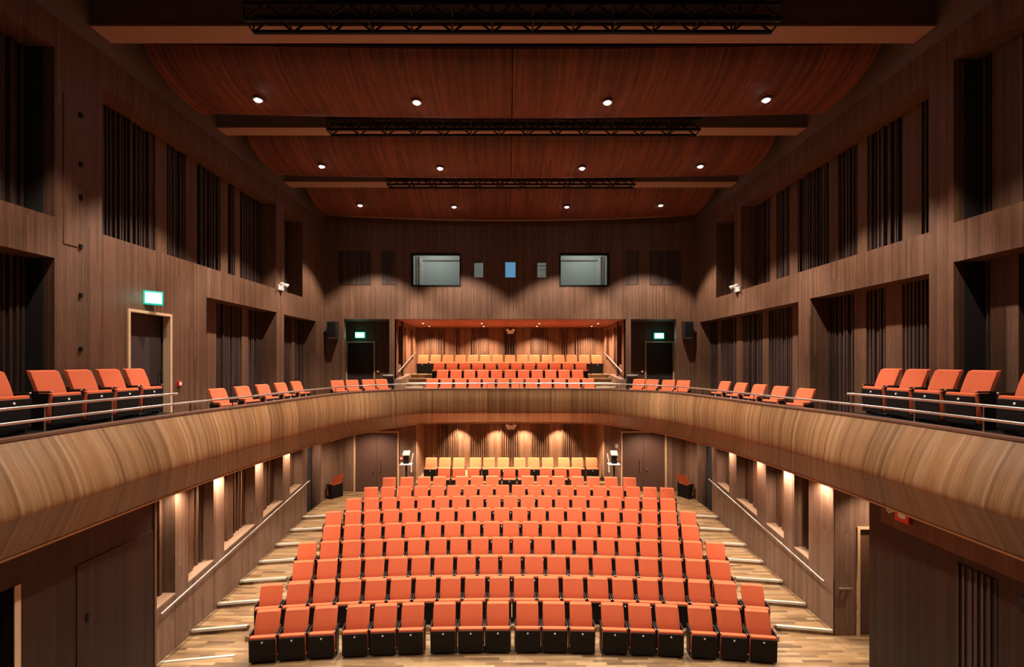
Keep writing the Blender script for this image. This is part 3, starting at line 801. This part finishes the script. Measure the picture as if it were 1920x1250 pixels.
for q, y in enumerate(HALL_ROWS):
    for k, x in enumerate(HALL_X):
        downlight(x, y, ceil_z(y, x, (8.42-6.7, 5.05, 8.42, 11.75, 15.15)[q])-.02, 'bright round ceiling spotlight, %s, %s' % (rw[q], xw[k]), 'ceiling spotlights',   .07, P_HALL*(.2, .45, 1, 1, 1)[q], 93, .32, WARM, M['lens'])
for q, y in enumerate((19.75, 21.3)):
    for k, x in enumerate((-3.55, -1.15, 1.2, 3.6)):
        downlight(x, y, ALZ, 'small warm downlight in the upper alcove ceiling, %s row, %s' % (['front', 'rear'][q], xw[k]), 'alcove downlights', .035, P_ALC*1.15, 128, .75, (1, .70, .46), M['lens2'])
for k, x in enumerate((-2.05, -.55, .58, 1.98)):
    downlight(x, 19.35, 3.3, 'wall-washing downlight under the balcony, stalls alcove, %s' % xw[k], 'stalls alcove downlights', .035, P_WASH, 80, .5, (1, .76, .52), M['lens2'])
for k, x in enumerate((-2.6, -.9, .9, 2.6)):
    downlight(x, 17.77, 3.28, 'downlight over the rear stalls rows, %s' % xw[k], 'stalls alcove downlights', .035, P_WASH*1.1, 110, .5, (1, .76, .52), M['lens2'])
for s, nm in ((-1, 'left'), (1, 'right')):
    for k, y in enumerate((9.2, 10.6, 12.3, 14.0, 15.8) if s < 0 else (9.95, 11.3, 12.6, 14.2, 15.9)):
        downlight(s*6.27, y, 3.15, 'downlight under the %s side of the balcony, %s from the stage' % (nm, ORD[k+1]), 'aisle downlights', .03, P_SIDE*(.8, 1.3, .8, .8, .6)[k], 140, .9, (1, .78, .58), M['lens2'])
    downlight(s*4.95, 17.0, 3.25, 'downlight before the %s rear stalls doors' % nm, 'aisle downlights', .03, P_SIDE*1.5, 140, .8, (1, .78, .58), M['lens2'])
downlight(7.2, 9.15, 3.25, 'downlight inside the right stalls entrance', 'aisle downlights', .03, 180, 120, .8, (1, .78, .58), M['lens2'])
# control room light
l = bpy.data.lights.new('room_light', 'AREA'); l.energy = 26; l.size = 1.2; l.color = (1.0, .98, .94)
for x in (-3.0, 3.0, 0):
    o = empty('ceiling_light', (x, 18.9, 10.38), 0, 'ceiling light inside the control room, %s' % {-3.0: 'behind the left window', 3.0: 'behind the right window', 0: 'behind the small windows'}[x], 'light', 'control room lights')
    obj('lamp_body', B(-.5, .5, -.1, .1, -.03, .0), M['white'], o)
    lo = bpy.data.objects.new('room_light', l); COL.objects.link(lo); lo.parent = o; lo.location = (0, 0, -.05)

# ------------------------------------------------------------------ signs, handrails, fittings
def exit_sign(x, y, z, w, h, rz, label):
    o = empty('exit_sign', (x, y, z), rz, label, 'exit sign', 'lit green exit signs')
    obj('housing', B(-w/2-.03, w/2+.03, -.04, .04, -.03, h+.03, bev=.006), M['signgreen'], o)
    obj('sign_face', B(-w/2, w/2, -.046, -.04, 0, h), M['signface'], o)
    l = bpy.data.lights.new('sign_light', 'POINT'); l.energy = 1.3; l.color = (.1, 1, .85); l.shadow_soft_size = .08
    lo = bpy.data.objects.new('sign_light', l); COL.objects.link(lo); lo.parent = o; lo.location = (0, -.2, h/2)
exit_sign(-6.78, 9.12, 6.60, .26, .20, math.radians(52), 'glowing green and white exit sign above the left side balcony door')
exit_sign(-5.87, 18.94, 6.45, .34, .19, 0, 'glowing exit sign above the left rear balcony door')
exit_sign(5.83, 18.94, 6.42, .34, .19, 0, 'glowing exit sign above the right rear balcony door')
def handrail(name, pts, n, wall, label, group, z0=None):
    o = empty(name, pts[0], 0, label, 'handrail', group); b0 = Vector(pts[0])
    P_ = [Vector(p)-b0 for p in pts]
    obj('rail', tube(bmesh.new(), P_, .02, 10), M['steel'], o, smooth=True)
    for k in range(n):
        t = (k+.5)/n; a = P_[0].lerp(P_[-1], t)
        bm = bmesh.new(); tube(bm, [a, a+Vector((0, 0, -.07)), Vector((wall-b0.x, a.y, a.z-.08))], .008, 8); obj('bracket', bm, M['steel'], o)
        obj('rose', cyl(bmesh.new(), Vector((wall-b0.x, a.y, a.z-.08)), Vector((wall-b0.x+(-.012 if wall > 0 else .012), a.y, a.z-.08)), .028, n=12), M['steel'], o)
handrail('handrail', [(-6.36, 8.75, .93), (-6.36, 15.3, 1.74)], 5, -XS, 'sloping steel handrail climbing the left stalls aisle wall', 'aisle handrails')
handrail('handrail', [(6.36, 9.85, 1.02), (6.36, 15.5, 1.74)], 5, XS, 'sloping steel handrail climbing the right stalls aisle wall', 'aisle handrails')
for s, nm in ((-1, 'left'), (1, 'right')):
    handrail('handrail', [(s*4.17, 18.0, 5.12), (s*4.17, 21.4, 5.92)], 3, s*ALX, 'short sloping handrail on the %s wall of the upper alcove' % nm, 'alcove handrails')
    o = empty('guard_rail', (s*4.5, 17.85, ZB), 0, 'low steel rail and black mesh guard beside the %s alcove pillar' % nm, 'guard rail', 'low guards beside the alcove')
    obj('rail', tube(bmesh.new(), [(-.19, -.02, .93), (.19, -.02, .93)], .02, 8), M['steel'], o)
    for xx in (-.17, .17): obj('post', cyl(bmesh.new(), (xx, -.02, 0), (xx, -.02, .93), .012, n=8), M['blackmetal'], o)
    obj('mesh_infill', B(-.155, .155, -.026, -.014, .1, .86), M['black'], o)
    # alcove side dado + steps nosings
    dd = bmesh.new(); prism_yz(dd, [(YB-.05, ZB), (19.9, ZB), (19.9, 5.0), (YB-.05, 4.85)], s*4.05, s*ALX)
    struct('trim_%d' % (2 if s < 0 else 3), dd, M['stallwall'])
    for k in range(3):
        y = (18.12, 19.0, 19.88)[k]; z = ZB+.3*(k+1)
        tag(obj('step_nosing', (lambda b: (box(b, s*3.2, s*4.04, y-.02, y+.06, z, z+.02), b)[-1])(bmesh.new()), M['alu']), 'pale step nosing in the upper alcove %s aisle, %s' % (nm, ['lowest', 'middle', 'topmost'][k]), 'step nosing', 'alcove step nosings')
        tag(obj('step_nosing', (lambda b: (box(b, s*3.2, s*4.04, y-.46, y-.38, z-.17, z-.13), b)[-1])(bmesh.new()), M['alu']), 'pale half-step edge in the upper alcove %s aisle, %s' % (nm, ['lowest', 'middle', 'topmost'][k]), 'step nosing', 'alcove step nosings')
        struct('floor_half_step', B(s*3.2, s*4.04, y-.44, y, z-.3, z-.15), M['floor'])
# little L-shaped rail on the right entrance wall
o = empty('handrail', (6.6, 9.68, .98), 0, 'short level steel rail on the right entrance wall below the aisle handrail', 'handrail')
obj('rail', tube(bmesh.new(), [(-.08, -.04, 0), (.17, -.04, 0)], .018, 8), M['steel'], o)
obj('mount', B(0, .04, -.04, .03, -.06, -.01), M['steel'], o)
obj('mount', B(.12, .16, -.04, .03, -.06, -.01), M['steel'], o)

def twin_lamp(x, y, z, rz, label, mat='white'):
    o = empty('emergency_lamp', (x, y, z), rz, label, 'emergency lamp', 'twin-head emergency lamps')
    obj('case', B(-.14, .14, -.05, .0, -.1, .06, bev=.01), M[mat], o)
    for s in (-1, 1):
        h = obj('lamp_head', cyl(bmesh.new(), (s*.09, -.06, .10), (s*.15, -.17, .05), .035, .055, n=14), M['white'], o)
        obj('arm', cyl(bmesh.new(), (s*.08, -.03, .05), (s*.09, -.06, .10), .012, n=8), M['steel'], o)
twin_lamp(-XU, 14.38, 7.72, math.radians(90), 'twin-head emergency lamp on the left upper wall between two dark openings')
twin_lamp(XU, 14.58, 7.70, math.radians(-90), 'twin-head emergency lamp on the right upper wall between two dark openings')
twin_lamp(.03, ALY-.09, 6.88, 0, 'twin-head emergency lamp on the upper alcove back wall, centre top')
twin_lamp(.03, 17.87, 3.10, 0, 'twin-head emergency lamp under the balcony above the rear stalls', 'white')
twin_lamp(XS-.065, 7.9, 2.98, math.radians(-90), 'red-cased twin emergency lamp under the right side of the balcony', 'redplastic')

# hung loudspeakers in the rear corners
for s, nm in ((-1, 'left'), (1, 'right')):
    o = empty('loudspeaker', (s*6.5, 17.72, 6.32), 0, 'dark box loudspeaker high in the %s rear balcony corner' % nm, 'loudspeaker', 'rear corner loudspeakers')
    bm = bmesh.new(); box(bm, -.18, .18, -.14, .16, 0, .66, bev=.01)
    for v in bm.verts:
        if v.co.z < .3: v.co.x *= .8
    obj('cabinet', bm, M['doordark'], o); obj('grille', B(-.15, .15, -.155, -.142, .12, .62), M['black'], o)
o = empty('loudspeaker', (6.25, 5.75, 2.45), math.radians(-90), 'small black loudspeaker below the near right balcony', 'loudspeaker')
obj('cabinet', B(-.15, .15, -.1, .1, 0, .22, bev=.01), M['black'], o); obj('grille', B(-.13, .13, -.11, -.1, .02, .2), M['blackmetal'], o)
obj('bracket', B(-.03, .03, .1, .18, .05, .15), M['blackmetal'], o)

# call points, thermostat
def callpoint(x, y, z, rz, label):
    o = empty('fire_call_point', (x, y, z), rz, label, 'call point', 'red fire call points')
    obj('case', B(-.05, .05, -.045, 0, -.05, .05, bev=.006), M['redplastic'], o); obj('glass_plate', B(-.03, .03, -.05, -.045, -.03, .03), M['white'], o)
callpoint(-XU, 9.93, 5.05, math.radians(90), 'red fire call point beside the left side balcony door')
callpoint(-4.02, YB, 1.93, 0, 'red fire call point beside the left rear stalls doors')
callpoint(3.93, YB, 1.90, 0, 'red fire call point beside the right rear stalls doors')
callpoint(-5.18, 19.0, 5.12, 0, 'red fire call point beside the left rear balcony door')
callpoint(5.18, 19.0, 5.12, 0, 'red fire call point beside the right rear balcony door')
o = empty('wall_sensor', (3.93, YB, 2.38), 0, 'small white wall sensor above the right rear call point', 'sensor')
obj('case', B(-.05, .05, -.04, 0, -.07, .07, bev=.008), M['white'], o); obj('vent_strip', B(-.03, .03, -.044, -.04, -.04, -.02), M['black'], o)
# folded wall desks by the alcove pillars
for s, nm in ((-1, 'left'), (1, 'right')):
    o = empty('equipment_stand', (s*3.78, 17.6, .8), 0, 'white framed equipment stand with black screen beside the %s alcove pillar' % nm, 'equipment stand', 'equipment stands by the alcove')
    obj('post', B(-.03, .03, -.03, .03, 0, 1.0), M['blackmetal'], o)
    obj('foot', B(-.18, .18, -.14, .14, 0, .03, bev=.005), M['blackmetal'], o)
    obj('shelf', B(-.22, .2, -.16, .12, .96, 1.0, bev=.008), M['white'], o)
    obj('screen_box', B(-.1, .1, -.06, .06, 1.0, 1.3, bev=.008), M['black'], o)
    bm = bmesh.new(); prism_yz(bm, [(-.1, 1.3), (.08, 1.42), (.08, 1.46), (-.1, 1.34)], -.12, .12); obj('sloped_lid', bm, M['white'], o)
    bm = bmesh.new(); tube(bm, [(-s*.2, -.1, .7), (-s*.2, -.1, 1.05), (-s*.26, -.1, 1.38)], .018, 8); obj('grab_bar', bm, M['white'], o)

# enclosure behind the viewpoint
struct('wall_front', B(-7.3, 7.3, -3.2, -3, -.3, 12), M['shadewall'])
bpy.context.view_layer.update()
